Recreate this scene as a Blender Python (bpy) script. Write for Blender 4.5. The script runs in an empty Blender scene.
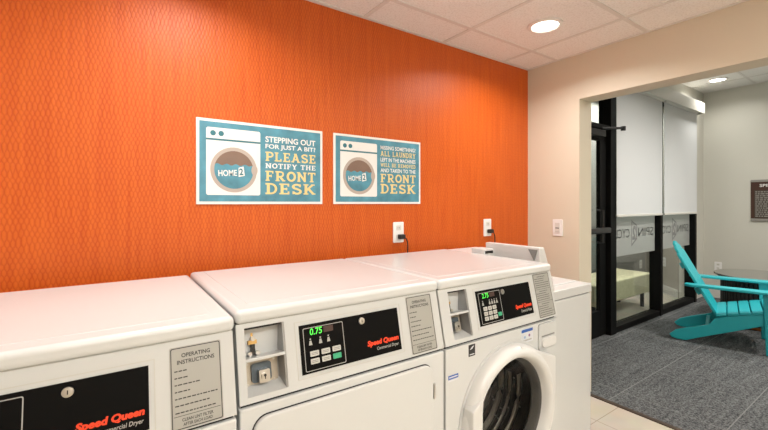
import bpy, bmesh, math, random
from mathutils import Matrix, Vector
random.seed(4)
scene = bpy.context.scene
COL = scene.collection
PI = math.pi

# ------------------------------------------------------------------ materials
MATS = {}
def nt(name):
    m = bpy.data.materials.new(name); m.use_nodes = True
    return m, m.node_tree, m.node_tree.nodes['Principled BSDF']
def mat(name, col, rough=.5, metal=0., spec=.5, emit=None, estr=0., coat=0., noise=0., nscale=40., bump=0., bscale=200.):
    if name in MATS: return MATS[name]
    m, t, b = nt(name)
    b.inputs['Base Color'].default_value = (*col, 1)
    b.inputs['Roughness'].default_value = rough
    b.inputs['Metallic'].default_value = metal
    b.inputs['Specular IOR Level'].default_value = spec
    b.inputs['Coat Weight'].default_value = coat
    if emit:
        b.inputs['Emission Color'].default_value = (*emit, 1)
        b.inputs['Emission Strength'].default_value = estr
    tc = t.nodes.new('ShaderNodeTexCoord')
    if noise:
        n = t.nodes.new('ShaderNodeTexNoise'); n.inputs['Scale'].default_value = nscale
        n.inputs['Detail'].default_value = 4
        t.links.new(tc.outputs['Object'], n.inputs['Vector'])
        mx = t.nodes.new('ShaderNodeMix'); mx.data_type = 'RGBA'
        mx.inputs['A'].default_value = (*[c*(1-noise) for c in col], 1)
        mx.inputs['B'].default_value = (*[min(1, c*(1+noise)) for c in col], 1)
        t.links.new(n.outputs['Fac'], mx.inputs['Factor'])
        t.links.new(mx.outputs['Result'], b.inputs['Base Color'])
    if bump:
        n2 = t.nodes.new('ShaderNodeTexNoise'); n2.inputs['Scale'].default_value = bscale
        t.links.new(tc.outputs['Object'], n2.inputs['Vector'])
        bp = t.nodes.new('ShaderNodeBump'); bp.inputs['Strength'].default_value = bump
        bp.inputs['Distance'].default_value = .002
        t.links.new(n2.outputs['Fac'], bp.inputs['Height'])
        t.links.new(bp.outputs['Normal'], b.inputs['Normal'])
    MATS[name] = m
    return m

M_enamel = mat('white_enamel', (.63, .645, .645), .24, coat=0., noise=.01, nscale=6)
M_plastic = mat('white_plastic', (.68, .685, .68), .3)
M_wplate = mat('wall_plate_white', (.86, .86, .85), .3)
M_panel = mat('panel_enamel', (.58, .595, .595), .32, bump=.05, bscale=500)
M_gap = mat('dark_gap', (.015, .015, .015), .8)
M_black = mat('black_glass', (.002, .002, .002), .5, spec=.10)
M_blackp = mat('black_plastic', (.012, .012, .012), .4)
M_steel = mat('stainless', (.55, .54, .52), .28, metal=1., noise=.08, nscale=30)
M_plate = mat('zinc_plate', (.42, .42, .42), .45, metal=.7, noise=.1, nscale=30)
M_tan = mat('tan_plate', (.50, .45, .37), .4, metal=.5, noise=.15, nscale=40)
M_dkplate = mat('blue_grey_plate', (.09, .115, .14), .35, metal=.4)
M_brass = mat('brass', (.55, .36, .14), .3, metal=1.)
M_label = mat('label_grey', (.40, .40, .375), .45, metal=.2)
M_ink = mat('label_ink', (.03, .03, .03), .6)
M_inkg = mat('label_ink_soft', (.13, .13, .125), .6)
M_red = mat('logo_red', (.85, .055, .01), .5, emit=(.85, .055, .01), estr=.0)
M_greyt = mat('grey_print', (.42, .42, .40), .5)
M_line = mat('panel_line', (.40, .40, .39), .5)
M_led = mat('green_led', (.02, .3, .02), .5, emit=(.12, 1., .10), estr=1.3)
M_leddim = mat('unlit_display', (.06, .028, .022), .5)
M_btn = mat('button_grey', (.55, .55, .52), .5)
M_btng = mat('button_green', (.05, .42, .22), .5)
M_blue = mat('sticker_blue', (.03, .11, .42), .4)
M_stick = mat('sticker_white', (.66, .68, .72), .4)
M_teal = mat('poster_teal', (.080, .265, .35), .5, noise=.55, nscale=16)
M_teald = mat('poster_dark_teal', (.035, .17, .21), .5)
M_pwhite = mat('poster_white', (.80, .80, .78), .5)
M_yel = mat('poster_yellow', (.78, .62, .27), .5)
M_prim = mat('poster_taupe_ring', (.46, .39, .34), .5)
M_pbrown = mat('poster_brown', (.21, .135, .10), .5, noise=.15, nscale=12)
M_board = mat('poster_board', (.82, .80, .77), .4)
M_beige = mat('beige_paint', (.68, .62, .50), .55, bump=.12, bscale=350)
M_cream = mat('cream_paint', (.62, .61, .55), .55, bump=.12, bscale=350)
M_grey = mat('grey_paint', (.30, .30, .29), .6, noise=.05, nscale=20)
M_taupe = mat('taupe_paint', (.36, .33, .28), .6)
M_trim = mat('trim_white', (.70, .69, .65), .4)
M_frame = mat('black_frame', (.004, .004, .004), .6, spec=.15)
M_closer = mat('closer_metal', (.04, .04, .042), .35, metal=.6)
M_blind = mat('blind_fabric', (.72, .74, .76), .75, bump=.1, bscale=700)
M_val = mat('valance_paint', (.66, .65, .60), .4)
M_chair = mat('teal_chair_poly', (.015, .41, .47), .42, noise=.05, nscale=25, bump=.1, bscale=150)
M_bolt = mat('bolt_steel', (.3, .3, .3), .3, metal=1.)
M_tabtop = mat('dark_table_top', (.03, .028, .027), .06, spec=1., coat=1., noise=.1, nscale=12)
M_tabs = mat('dark_table_slats', (.022, .02, .02), .5)
M_ember = mat('copper_burner', (.55, .16, .03), .4, metal=.4)
M_bench = mat('bench_vinyl', (.66, .62, .42), .6, noise=.22, nscale=18, bump=.2, bscale=80)
M_lens = mat('lamp_lens', (.9, .9, .9), .5, emit=(1., .93, .82), estr=14.)
M_lring = mat('lamp_ring', (.85, .83, .80), .35)
M_sign = mat('sign_brown', (.055, .02, .011), .5)
M_signal = mat('sign_aluminium', (.32, .31, .285), .35, metal=.3)
M_signp = mat('sign_text_field', (.06, .045, .035), .5)
M_trimdk = mat('transition_strip', (.05, .03, .018), .5)
M_drum = mat('drum_steel', (.66, .62, .56), .32, metal=1.)
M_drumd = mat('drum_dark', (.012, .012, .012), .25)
M_rubber = mat('door_gasket', (.09, .09, .088), .45)
M_greytri = mat('grey_cap', (.22, .225, .22), .5)
M_rug = mat('hall_rug', (.13, .13, .13), .9, noise=.3, nscale=60)

def glass_mat(name, tint, ior=1.4):
    m = bpy.data.materials.new(name); m.use_nodes = True
    t = m.node_tree; t.nodes.clear()
    o = t.nodes.new('ShaderNodeOutputMaterial'); tr = t.nodes.new('ShaderNodeBsdfTransparent')
    tr.inputs['Color'].default_value = (*tint, 1)
    g = t.nodes.new('ShaderNodeBsdfGlossy'); g.inputs['Roughness'].default_value = .02
    fr = t.nodes.new('ShaderNodeFresnel'); fr.inputs['IOR'].default_value = 1.4
    mx = t.nodes.new('ShaderNodeMixShader')
    ge = t.nodes.new('ShaderNodeNewGeometry'); mr = t.nodes.new('ShaderNodeMapRange')
    mr.inputs['To Min'].default_value = ior; mr.inputs['To Max'].default_value = 1/ior
    t.links.new(ge.outputs['Backfacing'], mr.inputs['Value']); t.links.new(mr.outputs[0], fr.inputs['IOR'])
    t.links.new(fr.outputs[0], mx.inputs[0]); t.links.new(tr.outputs[0], mx.inputs[1]); t.links.new(g.outputs[0], mx.inputs[2])
    t.links.new(mx.outputs[0], o.inputs[0])
    return m
M_glass = glass_mat('window_glass', (.93, .96, .95))
M_smoke = glass_mat('washer_door_glass', (.85, .84, .82), 1.22)
def frost_mat():
    m = bpy.data.materials.new('frosted_film'); m.use_nodes = True
    t = m.node_tree; t.nodes.clear()
    o = t.nodes.new('ShaderNodeOutputMaterial'); tr = t.nodes.new('ShaderNodeBsdfTransparent')
    d = t.nodes.new('ShaderNodeBsdfDiffuse'); d.inputs['Color'].default_value = (.62, .64, .63, 1)
    tl = t.nodes.new('ShaderNodeBsdfTranslucent'); tl.inputs['Color'].default_value = (.62, .64, .63, 1)
    m1 = t.nodes.new('ShaderNodeMixShader'); m1.inputs[0].default_value = .45
    m2 = t.nodes.new('ShaderNodeMixShader'); m2.inputs[0].default_value = .80
    t.links.new(d.outputs[0], m1.inputs[1]); t.links.new(tl.outputs[0], m1.inputs[2])
    t.links.new(tr.outputs[0], m2.inputs[1]); t.links.new(m1.outputs[0], m2.inputs[2])
    t.links.new(m2.outputs[0], o.inputs[0])
    return m
M_frost = frost_mat()
M_film = mat('film_grey_print', (.23, .235, .24), .6)

def math_node(t, op, a, b=None, c=None):
    n = t.nodes.new('ShaderNodeMath'); n.operation = op
    for i, v in enumerate((a, b, c)):
        if v is None: continue
        if isinstance(v, (int, float)): n.inputs[i].default_value = v
        else: t.links.new(v, n.inputs[i])
    return n.outputs[0]

def wallpaper():
    m, t, b = nt('orange_wallpaper')
    tc = t.nodes.new('ShaderNodeTexCoord'); sp = t.nodes.new('ShaderNodeSeparateXYZ')
    t.links.new(tc.outputs['Object'], sp.inputs[0])
    nz = t.nodes.new('ShaderNodeTexNoise'); nz.inputs['Scale'].default_value = 14; nz.inputs['Detail'].default_value = 2
    t.links.new(tc.outputs['Object'], nz.inputs['Vector'])
    zw = math_node(t, 'MULTIPLY', sp.outputs['Z'], 2*PI/.042)
    zz = math_node(t, 'ADD', zw, math_node(t, 'MULTIPLY', nz.outputs['Fac'], 9.0))
    s = math_node(t, 'MULTIPLY', math_node(t, 'SINE', zz), .0042)
    def lines(sign, off):
        x = math_node(t, 'MULTIPLY_ADD', s, sign, sp.outputs['X'])
        p = math_node(t, 'MULTIPLY_ADD', x, 2*PI/.0140, off)
        c = math_node(t, 'ABSOLUTE', math_node(t, 'SINE', math_node(t, 'MULTIPLY', p, .5)))
        return math_node(t, 'SUBTRACT', 1., math_node(t, 'POWER', c, .5))
    a = lines(1., 0.); c = lines(-1., PI)
    h = math_node(t, 'MAXIMUM', a, c)
    # vertical streaks of the weave
    mp = t.nodes.new('ShaderNodeMapping'); mp.inputs['Scale'].default_value = (60, 1, 3)
    t.links.new(tc.outputs['Object'], mp.inputs[0])
    n2 = t.nodes.new('ShaderNodeTexNoise'); n2.inputs['Scale'].default_value = 1; n2.inputs['Detail'].default_value = 4
    t.links.new(mp.outputs[0], n2.inputs['Vector'])
    f = math_node(t, 'ADD', math_node(t, 'MULTIPLY', h, .46), math_node(t, 'MULTIPLY', n2.outputs['Fac'], .6))
    cr = t.nodes.new('ShaderNodeValToRGB')
    cr.color_ramp.elements[0].position = .2; cr.color_ramp.elements[0].color = (.66, .135, .014, 1)
    cr.color_ramp.elements[1].position = .8; cr.color_ramp.elements[1].color = (.47, .055, .002, 1)
    t.links.new(f, cr.inputs[0]); t.links.new(cr.outputs[0], b.inputs['Base Color'])
    b.inputs['Roughness'].default_value = .42
    b.inputs['Specular IOR Level'].default_value = .36
    bp = t.nodes.new('ShaderNodeBump'); bp.inputs['Strength'].default_value = .6; bp.inputs['Distance'].default_value = .002
    bp.invert = True
    t.links.new(f, bp.inputs['Height']); t.links.new(bp.outputs[0], b.inputs['Normal'])
    return m
M_orange = wallpaper()

def ceiling_mat():
    m, t, b = nt('acoustic_tile')
    tc = t.nodes.new('ShaderNodeTexCoord')
    n = t.nodes.new('ShaderNodeTexNoise'); n.inputs['Scale'].default_value = 110; n.inputs['Detail'].default_value = 5
    t.links.new(tc.outputs['Object'], n.inputs['Vector'])
    cr = t.nodes.new('ShaderNodeValToRGB')
    cr.color_ramp.elements[0].position = .33; cr.color_ramp.elements[0].color = (.79, .765, .73, 1)
    cr.color_ramp.elements[1].position = .52; cr.color_ramp.elements[1].color = (.90, .885, .86, 1)
    t.links.new(n.outputs['Fac'], cr.inputs[0]); t.links.new(cr.outputs[0], b.inputs['Base Color'])
    b.inputs['Roughness'].default_value = .9
    bp = t.nodes.new('ShaderNodeBump'); bp.inputs['Strength'].default_value = .4; bp.inputs['Distance'].default_value = .003
    t.links.new(n.outputs['Fac'], bp.inputs['Height']); t.links.new(bp.outputs[0], b.inputs['Normal'])
    return m
M_ceil = ceiling_mat()
M_tbar = mat('ceiling_grid_metal', (.74, .715, .68), .45)

def carpet_mat():
    m, t, b = nt('grey_carpet_tile')
    tc = t.nodes.new('ShaderNodeTexCoord')
    n = t.nodes.new('ShaderNodeTexNoise'); n.inputs['Scale'].default_value = 120; n.inputs['Detail'].default_value = 4
    t.links.new(tc.outputs['Object'], n.inputs['Vector'])
    mp = t.nodes.new('ShaderNodeMapping'); mp.inputs['Scale'].default_value = (2.2, 40, 1)
    t.links.new(tc.outputs['Object'], mp.inputs[0])
    n2 = t.nodes.new('ShaderNodeTexNoise'); n2.inputs['Scale'].default_value = 1; n2.inputs['Detail'].default_value = 4
    t.links.new(mp.outputs[0], n2.inputs['Vector'])
    f = math_node(t, 'ADD', math_node(t, 'MULTIPLY', n.outputs['Fac'], .8), math_node(t, 'MULTIPLY', n2.outputs['Fac'], .2))
    cr = t.nodes.new('ShaderNodeValToRGB')
    cr.color_ramp.elements[0].position = .36; cr.color_ramp.elements[0].color = (.022, .024, .026, 1)
    cr.color_ramp.elements[1].position = .66; cr.color_ramp.elements[1].color = (.20, .208, .214, 1)
    t.links.new(f, cr.inputs[0])
    sp = t.nodes.new('ShaderNodeSeparateXYZ'); t.links.new(tc.outputs['Object'], sp.inputs[0])
    def seam(sock, off, w):
        v = math_node(t, 'FRACT', math_node(t, 'MULTIPLY', math_node(t, 'SUBTRACT', sock, off), 1/.56))
        return math_node(t, 'LESS_THAN', v, w)
    sm = math_node(t, 'MAXIMUM', seam(sp.outputs['X'], 3.46-.56*4, .008), seam(sp.outputs['Y'], 1.275-.56*9, .011))
    mx = t.nodes.new('ShaderNodeMix'); mx.data_type = 'RGBA'
    t.links.new(math_node(t, 'MULTIPLY', sm, .75), mx.inputs['Factor']); t.links.new(cr.outputs[0], mx.inputs['A'])
    mx.inputs['B'].default_value = (.23, .235, .235, 1)
    t.links.new(mx.outputs['Result'], b.inputs['Base Color'])
    b.inputs['Roughness'].default_value = .95; b.inputs['Specular IOR Level'].default_value = .2
    bp = t.nodes.new('ShaderNodeBump'); bp.inputs['Strength'].default_value = .6; bp.inputs['Distance'].default_value = .004
    t.links.new(n.outputs['Fac'], bp.inputs['Height']); t.links.new(bp.outputs[0], b.inputs['Normal'])
    return m
M_carpet = carpet_mat()
def tile_mat():
    m, t, b = nt('beige_floor_tile')
    tc = t.nodes.new('ShaderNodeTexCoord')
    br = t.nodes.new('ShaderNodeTexBrick'); br.offset = 0; br.inputs['Scale'].default_value = 1
    br.inputs['Brick Width'].default_value = .6; br.inputs['Row Height'].default_value = .6
    br.inputs['Mortar Size'].default_value = .0025
    br.inputs['Color1'].default_value = (.64, .58, .49, 1); br.inputs['Color2'].default_value = (.60, .545, .46, 1)
    br.inputs['Mortar'].default_value = (.40, .35, .28, 1)
    t.links.new(tc.outputs['Object'], br.inputs['Vector'])
    n = t.nodes.new('ShaderNodeTexNoise'); n.inputs['Scale'].default_value = 5; n.inputs['Detail'].default_value = 5
    t.links.new(tc.outputs['Object'], n.inputs['Vector'])
    mx = t.nodes.new('ShaderNodeMix'); mx.data_type = 'RGBA'; mx.blend_type = 'MULTIPLY'; mx.inputs['Factor'].default_value = .25
    t.links.new(br.outputs['Color'], mx.inputs['A']); t.links.new(n.outputs['Color'], mx.inputs['B'])
    t.links.new(mx.outputs['Result'], b.inputs['Base Color'])
    b.inputs['Roughness'].default_value = .25
    return m
M_tile = tile_mat()

# ------------------------------------------------------------------ mesh builder
def linkobj(o): COL.objects.link(o); return o
_tc = {}
def text_geo(s, font_bold=.0, shear=0., space=1.):
    key = (s, font_bold, shear, space)
    if key in _tc: return _tc[key]
    cu = bpy.data.curves.new('t', 'FONT'); cu.body = s; cu.size = 1; cu.offset = font_bold; cu.shear = shear
    cu.space_character = space; cu.resolution_u = 3; cu.fill_mode = 'FRONT'
    o = bpy.data.objects.new('t', cu); COL.objects.link(o)
    dg = bpy.context.evaluated_depsgraph_get(); dg.update()
    me = bpy.data.meshes.new_from_object(o.evaluated_get(dg))
    vs = [tuple(v.co) for v in me.vertices]; fs = [tuple(p.vertices) for p in me.polygons]
    bpy.data.objects.remove(o); bpy.data.curves.remove(cu); bpy.data.meshes.remove(me)
    _tc[key] = (vs, fs); return vs, fs

# slab-serif glyphs drawn as strokes: cap height 1
def _arc(cx, cy, rx, ry, a0, a1, n=10):
    return [(cx+rx*math.cos(math.radians(a0+(a1-a0)*i/n)), cy+ry*math.sin(math.radians(a0+(a1-a0)*i/n))) for i in range(n+1)]
T = .185
def _g(ch):
    h = T/2; lo = .06; S = []   # strokes (points, thickness)
    def v(x, y0=0, y1=1): S.append(([(x, y0), (x, y1)], T))
    def hz(y, x0, x1, t=.13): S.append(([(x0, y), (x1, y)], t))
    def foot(x, y, w=.17): S.append(([(x-w, y), (x+w, y)], .12))
    b, tp = lo, 1-lo
    if ch == 'P' or ch == 'R':
        v(.2); foot(.2, b); hz(tp, .02, .45); S.append(([(.2, tp)]+_arc(.45, .7, .22, .24, 90, -90)+[(.2, .46)], .15)); w = .76
        if ch == 'R': S.append(([(.4, .46), (.68, .08)], T)); foot(.72, b, .13); w = .88
    elif ch in 'EF':
        v(.2); hz(tp, .02, .66); hz(.5, .2, .5); S.append(([(.61, .74), (.61, 1)], .11))
        S.append(([(.49, .38), (.49, .62)], .09)); w = .74
        if ch == 'E': hz(b, .02, .66); S.append(([(.62, 0), (.62, .27)], .11))
        else: foot(.2, b)
    elif ch == 'L': v(.2); foot(.2, tp); hz(b, .02, .64); S.append(([(.6, 0), (.6, .3)], .11)); w = .72
    elif ch == 'A': S.append(([(.14, 0), (.4, 1)], .15)); S.append(([(.40, 1), (.68, 0)], T)); hz(.32, .2, .6, .12); foot(.12, b, .13); foot(.7, b, .15); hz(tp, .25, .45); w = .86
    elif ch == 'S': S.append((_arc(.36, .73, .24, .2, 20, 270, 12)+_arc(.38, .28, .24, .21, 90, -160, 12), .17)); S.append(([(.59, .7), (.59, .98)], .09)); S.append(([(.12, .02), (.12, .3)], .09)); w = .72
    elif ch == 'N': v(.17); v(.7); S.append(([(.15, .98), (.72, .04)], T)); foot(.17, b, .14); foot(.1, tp, .1); foot(.7, tp, .15); w = .88
    elif ch == 'O' or ch == 'G' or ch == 'C':
        if ch == 'O': S.append((_arc(.42, .5, .31, .42, 0, 360, 20), .19)); w = .84
        else:
            S.append((_arc(.42, .5, .31, .42, 45, 330, 16), .19)); w = .82
            if ch == 'G': S.append(([(.66, .08), (.66, .46)], .17)); hz(.45, .46, .78, .11)
    elif ch == 'T': v(.38); hz(tp, .04, .72); foot(.38, b); S.append(([(.08, .74), (.08, 1)], .1)); S.append(([(.68, .74), (.68, 1)], .1)); w = .76
    elif ch == 'I': v(.2); foot(.2, b); foot(.2, tp); w = .4
    elif ch == 'Y': v(.4, 0, .5); S.append(([(.14, .97), (.4, .45)], T)); S.append(([(.66, .97), (.4, .45)], .16)); foot(.4, b); foot(.14, tp, .14); foot(.67, tp, .13); w = .8
    elif ch == 'H': v(.2); v(.68); hz(.5, .2, .68); [foot(x, y, .16) for x in (.2, .68) for y in (b, tp)]; w = .88
    elif ch == 'D': v(.2); S.append(([(.04, tp), (.38, tp)]+_arc(.38, .5, .3, .43, 90, -90, 12)+[(.04, b)], .15)); w = .8
    elif ch == 'K': v(.2); foot(.2, b); foot(.2, tp); S.append(([(.22, .38), (.66, .95)], .15)); S.append(([(.38, .55), (.72, .05)], T)); foot(.74, b, .13); foot(.68, tp, .13); w = .88
    elif ch == 'U': S.append(([(.2, 1), (.2, .36)]+_arc(.43, .34, .23, .27, 180, 360, 10)+[(.66, 1)], .17)); foot(.2, tp, .14); foot(.66, tp, .14); w = .86
    elif ch == 'B': v(.2); S.append(([(.04, tp), (.42, tp)]+_arc(.42, .73, .19, .21, 90, -90, 8)+[(.2, .5)], .14)); S.append(([(.2, .5), (.44, .5)]+_arc(.44, .28, .22, .22, 90, -90, 8)+[(.04, b)], .14)); w = .76
    elif ch == 'W': S.append(([(.12, 1), (.32, .04)], .17)); S.append(([(.32, .04), (.52, .9)], .14)); S.append(([(.52, .9), (.74, .04)], .17)); S.append(([(.74, .04), (.94, 1)], .14)); foot(.12, tp, .13); foot(.93, tp, .13); w = 1.06
    elif ch == 'M': v(.17); v(.85); S.append(([(.15, .98), (.5, .2)], .17)); S.append(([(.5, .2), (.87, .98)], .15)); foot(.17, b, .14); foot(.85, b, .14); w = 1.02
    elif ch == 'V': S.append(([(.14, 1), (.42, .04)], T)); S.append(([(.42, .04), (.68, 1)], .15)); foot(.15, tp, .14); foot(.67, tp, .13); w = .82
    else: w = .4
    return S, w
def slab_geo(s):
    vs, fs, x = [], [], 0
    for ch in s:
        S, w = _g(ch)
        for pts, th in S:
            for i in range(len(pts)-1):
                a, b = Vector(pts[i]), Vector(pts[i+1]); d = (b-a); 
                if d.length < 1e-6: continue
                d.normalize(); n = Vector((-d.y, d.x))*th/2
                e = d*(.018 if len(pts) > 2 else 0)
                k = len(vs)
                zz = (len(fs) % 12)*.00004
                for p in (a-e-n, b+e-n, b+e+n, a-e+n): vs.append((p.x+x, p.y, zz))
                fs.append((k, k+1, k+2, k+3))
        x += w+.07
    return vs, fs

class MB:
    def __init__(s): s.bm = bmesh.new(); s.mats = []
    def mi(s, m):
        if m not in s.mats: s.mats.append(m)
        return s.mats.index(m)
    def raw(s, vs, fs, m, M=None):
        i = s.mi(m)
        bv = [s.bm.verts.new((M @ Vector(v)) if M else v) for v in vs]
        for f in fs:
            try: fc = s.bm.faces.new([bv[k] for k in f]); fc.material_index = i
            except ValueError: pass
        return bv
    def box(s, x0, x1, y0, y1, z0, z1, m, M=None):
        vs = [(x, y, z) for x in (x0, x1) for y in (y0, y1) for z in (z0, z1)]
        fs = [(0, 1, 3, 2), (4, 6, 7, 5), (0, 4, 5, 1), (2, 3, 7, 6), (0, 2, 6, 4), (1, 5, 7, 3)]
        s.raw(vs, fs, m, M)
    def prism(s, poly, axis, a, b, m, M=None):
        # poly: 2D points; axis 'x': (y,z) ; 'y': (x,z) ; 'z': (x,y)
        def P(p, t): return {'x': (t, p[0], p[1]), 'y': (p[0], t, p[1]), 'z': (p[0], p[1], t)}[axis]
        n = len(poly); vs = [P(p, a) for p in poly]+[P(p, b) for p in poly]
        fs = [tuple(range(n))[::-1], tuple(range(n, 2*n))]+[(i, (i+1) % n, n+(i+1) % n, n+i) for i in range(n)]
        s.raw(vs, fs, m, M)
    def ring(s, outer, inner, axis, a, b, m, M=None):
        def P(p, t): return {'x': (t, p[0], p[1]), 'y': (p[0], t, p[1]), 'z': (p[0], p[1], t)}[axis]
        n = len(outer); vs = [P(p, a) for p in outer]+[P(p, a) for p in inner]+[P(p, b) for p in outer]+[P(p, b) for p in inner]
        fs = []
        for i in range(n):
            j = (i+1) % n
            fs += [(i, j, n+j, n+i), (2*n+i, 2*n+j, j, i), (2*n+j, 2*n+i, 3*n+i, 3*n+j), (n+i, n+j, 3*n+j, 3*n+i)]
        s.raw(vs, fs, m, M)
    def lathe(s, prof, m, M=None, n=48, closed=False, cap=True):
        # prof: (r, z) about local z
        vs = [(r*math.cos(2*PI*i/n), r*math.sin(2*PI*i/n), z) for r, z in prof for i in range(n)]
        fs = []
        L = len(prof); rng = L if closed else L-1
        for k in range(rng):
            k2 = (k+1) % L
            for i in range(n):
                j = (i+1) % n
                fs.append((k*n+i, k*n+j, k2*n+j, k2*n+i))
        bv = s.raw(vs, fs, m, M)
        if not closed and cap:
            for k in (0, L-1):
                if prof[k][0] > 1e-5:
                    try: f = s.bm.faces.new(bv[k*n:(k+1)*n]); f.material_index = s.mi(m)
                    except ValueError: pass
    def cyl(s, r, z0, z1, m, M=None, n=24): s.lathe([(r, z0), (r, z1)], m, M, n)
    def tube(s, pts, r, m, n=8):
        pts = [Vector(p) for p in pts]; rings = []
        up = Vector((0, 0, 1))
        for i, p in enumerate(pts):
            d = (pts[min(i+1, len(pts)-1)]-pts[max(i-1, 0)]).normalized()
            a = d.cross(up) if abs(d.dot(up)) < .95 else d.cross(Vector((1, 0, 0)))
            a.normalize(); b = d.cross(a).normalized()
            rings.append([p+r*(math.cos(2*PI*k/n)*a+math.sin(2*PI*k/n)*b) for k in range(n)])
        vs = [v for rg in rings for v in rg]; fs = []
        for i in range(len(rings)-1):
            for k in range(n):
                j = (k+1) % n; fs.append((i*n+k, i*n+j, (i+1)*n+j, (i+1)*n+k))
        fs += [tuple(range(n))[::-1], tuple(range((len(rings)-1)*n, len(rings)*n))]
        s.raw(vs, fs, m)
    def geo_fit(s, geo, x0, x1, y0, y1, m, M, z=0., keep=False):
        vs, fs = geo
        if not vs: return
        ax, bx = min(v[0] for v in vs), max(v[0] for v in vs); ay, by = min(v[1] for v in vs), max(v[1] for v in vs)
        sx, sy = (x1-x0)/(bx-ax), (y1-y0)/(by-ay)
        if keep: sx = sy
        s.raw([(x0+(v[0]-ax)*sx, y0+(v[1]-ay)*sy, z+v[2]) for v in vs], fs, m, M)
    def build(s, name, parent=None, bevel=0., seg=3, loc=None, smooth=35, recalc=True):
        if recalc: bmesh.ops.recalc_face_normals(s.bm, faces=s.bm.faces[:])
        me = bpy.data.meshes.new(name); s.bm.to_mesh(me); s.bm.free()
        for m in s.mats: me.materials.append(m)
        o = bpy.data.objects.new(name, me); COL.objects.link(o)
        if parent: o.parent = parent
        if loc: o.location = loc
        if bevel:
            md = o.modifiers.new('bevel', 'BEVEL'); md.width = bevel; md.segments = seg; md.limit_method = 'ANGLE'; md.angle_limit = math.radians(40)
            md.harden_normals = False
        for p in me.polygons: p.use_smooth = True
        me.set_sharp_from_angle(angle=math.radians(smooth if not bevel else 60))
        return o
def thing(name, label, cat, loc=(0, 0, 0), rot=0., group=None):
    o = bpy.data.objects.new(name, None); COL.objects.link(o); o.location = loc; o.rotation_euler = (0, 0, rot)
    o.empty_display_size = .1
    o['label'] = label; o['category'] = cat
    if group: o['group'] = group
    return o
def struct(o): o['kind'] = 'structure'; return o
def rrect(x0, x1, y0, y1, r, n=6):
    pts = []
    for cx, cy, a in ((x1-r, y0+r, -90), (x1-r, y1-r, 0), (x0+r, y1-r, 90), (x0+r, y0+r, 180)):
        pts += [(cx+r*math.cos(math.radians(a+90*i/n)), cy+r*math.sin(math.radians(a+90*i/n))) for i in range(n+1)]
    return pts
def circ(cx, cy, r, n=40, ry=None): return [(cx+r*math.cos(2*PI*i/n), cy+(ry or r)*math.sin(2*PI*i/n)) for i in range(n)]
def frame_facing_negy(x, y, z):   # local (right, up, out) -> world, plane facing -y
    return Matrix(((1, 0, 0, x), (0, 0, -1, y), (0, 1, 0, z), (0, 0, 0, 1)))
def frame_facing_negx(x, y, z):   # right = -y, up = z, out = -x
    return Matrix(((0, 0, -1, x), (-1, 0, 0, y), (0, 1, 0, z), (0, 0, 0, 1)))
def frame_facing_posy(x, y, z):
    return Matrix(((-1, 0, 0, x), (0, 0, 1, y), (0, 1, 0, z), (0, 0, 0, 1)))

# ------------------------------------------------------------------ setting
XW, YW, ZC = 2.58, 1.80, 2.311      # right wall, orange wall, laundry ceiling
XL, YF = -1.75, -1.9
X2, XF, Z2 = 2.735, 6.85, 2.855
def sbox(name, m, *b, bevel=0):
    k = MB(); k.box(*b, m); return struct(k.build(name, bevel=bevel))
sbox('wall_back', M_orange, XL-.1, XW, YW, YW+.12, 0, ZC+.3)
k = MB()   # right wall with wide opening
k.box(XW, X2, 1.405, YW+.15, 0, Z2+.1, M_beige)
k.box(XW, X2, -.75, 1.405, 2.008, Z2+.1, M_beige)
k.box(XW, X2, YF, -.75, 0, Z2+.1, M_beige)
struct(k.build('wall_right'))
sbox('wall_left', M_beige, XL-.1, XL, YF, YW, 0, ZC+.3)
sbox('wall_front', M_beige, XL-.1, XW, YF-.1, YF, 0, ZC+.3)
sbox('floor', M_tile, XL-.1, 2.69, YF-.1, YW+.1, -.1, 0)
def ceiling(name, x0, x1, y0, y1, z, xs, ys):
    k = MB(); k.box(x0, x1, y0, y1, z, z+.1, M_ceil); c = struct(k.build(name))
    g = MB()
    for x in xs: g.box(x-.0115, x+.0115, y0, y1, z-.004, z+.01, M_tbar)
    for y in ys: g.box(x0, x1, y-.0115, y+.0115, z-.0035, z+.01, M_tbar)
    g.box(x1-.02, x1, y0, y1, z-.0045, z+.01, M_tbar); g.box(x0, x1, y1-.02, y1, z-.0045, z+.01, M_tbar)
    g.build('ceiling_grid', c)
    return c
ceiling('ceiling', XL, XW, YF, YW, ZC, [1.70+.578*i for i in range(-5, 2)], [1.558-.563*i for i in range(0, 6)])
ceiling('ceiling_hall', X2, XF, YF, 1.99, Z2, [3.42+.6*i for i in range(0, 6)], [1.40-.6*i for i in range(0, 6)])
sbox('floor_hall', M_carpet, 2.70, XF+.1, YF-.1, 1.95, -.1, .004)
sbox('trim_1', M_trimdk, 2.672, 2.702, -.75, 1.405, -.02, .006)
sbox('wall_far', M_cream, XF, XF+.12, YF, 1.95, 0, Z2+.1)
sbox('wall_near', M_cream, X2, XF+.1, YF-.1, YF, 0, Z2+.1)
# wall strips around storefront
k = MB()
k.box(X2, 3.02, 1.95, 2.10, 0, Z2+.1, M_cream); k.box(6.43, XF+.12, 1.95, 2.10, 0, Z2+.1, M_cream)
k.box(3.02, 6.43, 1.95, 2.10, 2.56, Z2+.1, M_cream)
struct(k.build('wall_storefront'))
sbox('baseboard_far', M_trim, XF-.014, XF, YF, 1.95, 0.004, .115, bevel=.004)
sbox('baseboard_storefront', M_trim, 6.44, XF-.014, 1.936, 1.95, 0.004, .115, bevel=.004)
sbox('baseboard_right', M_trim, XW-.012, XW, 1.405, YW, 0, .10, bevel=.003)
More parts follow.
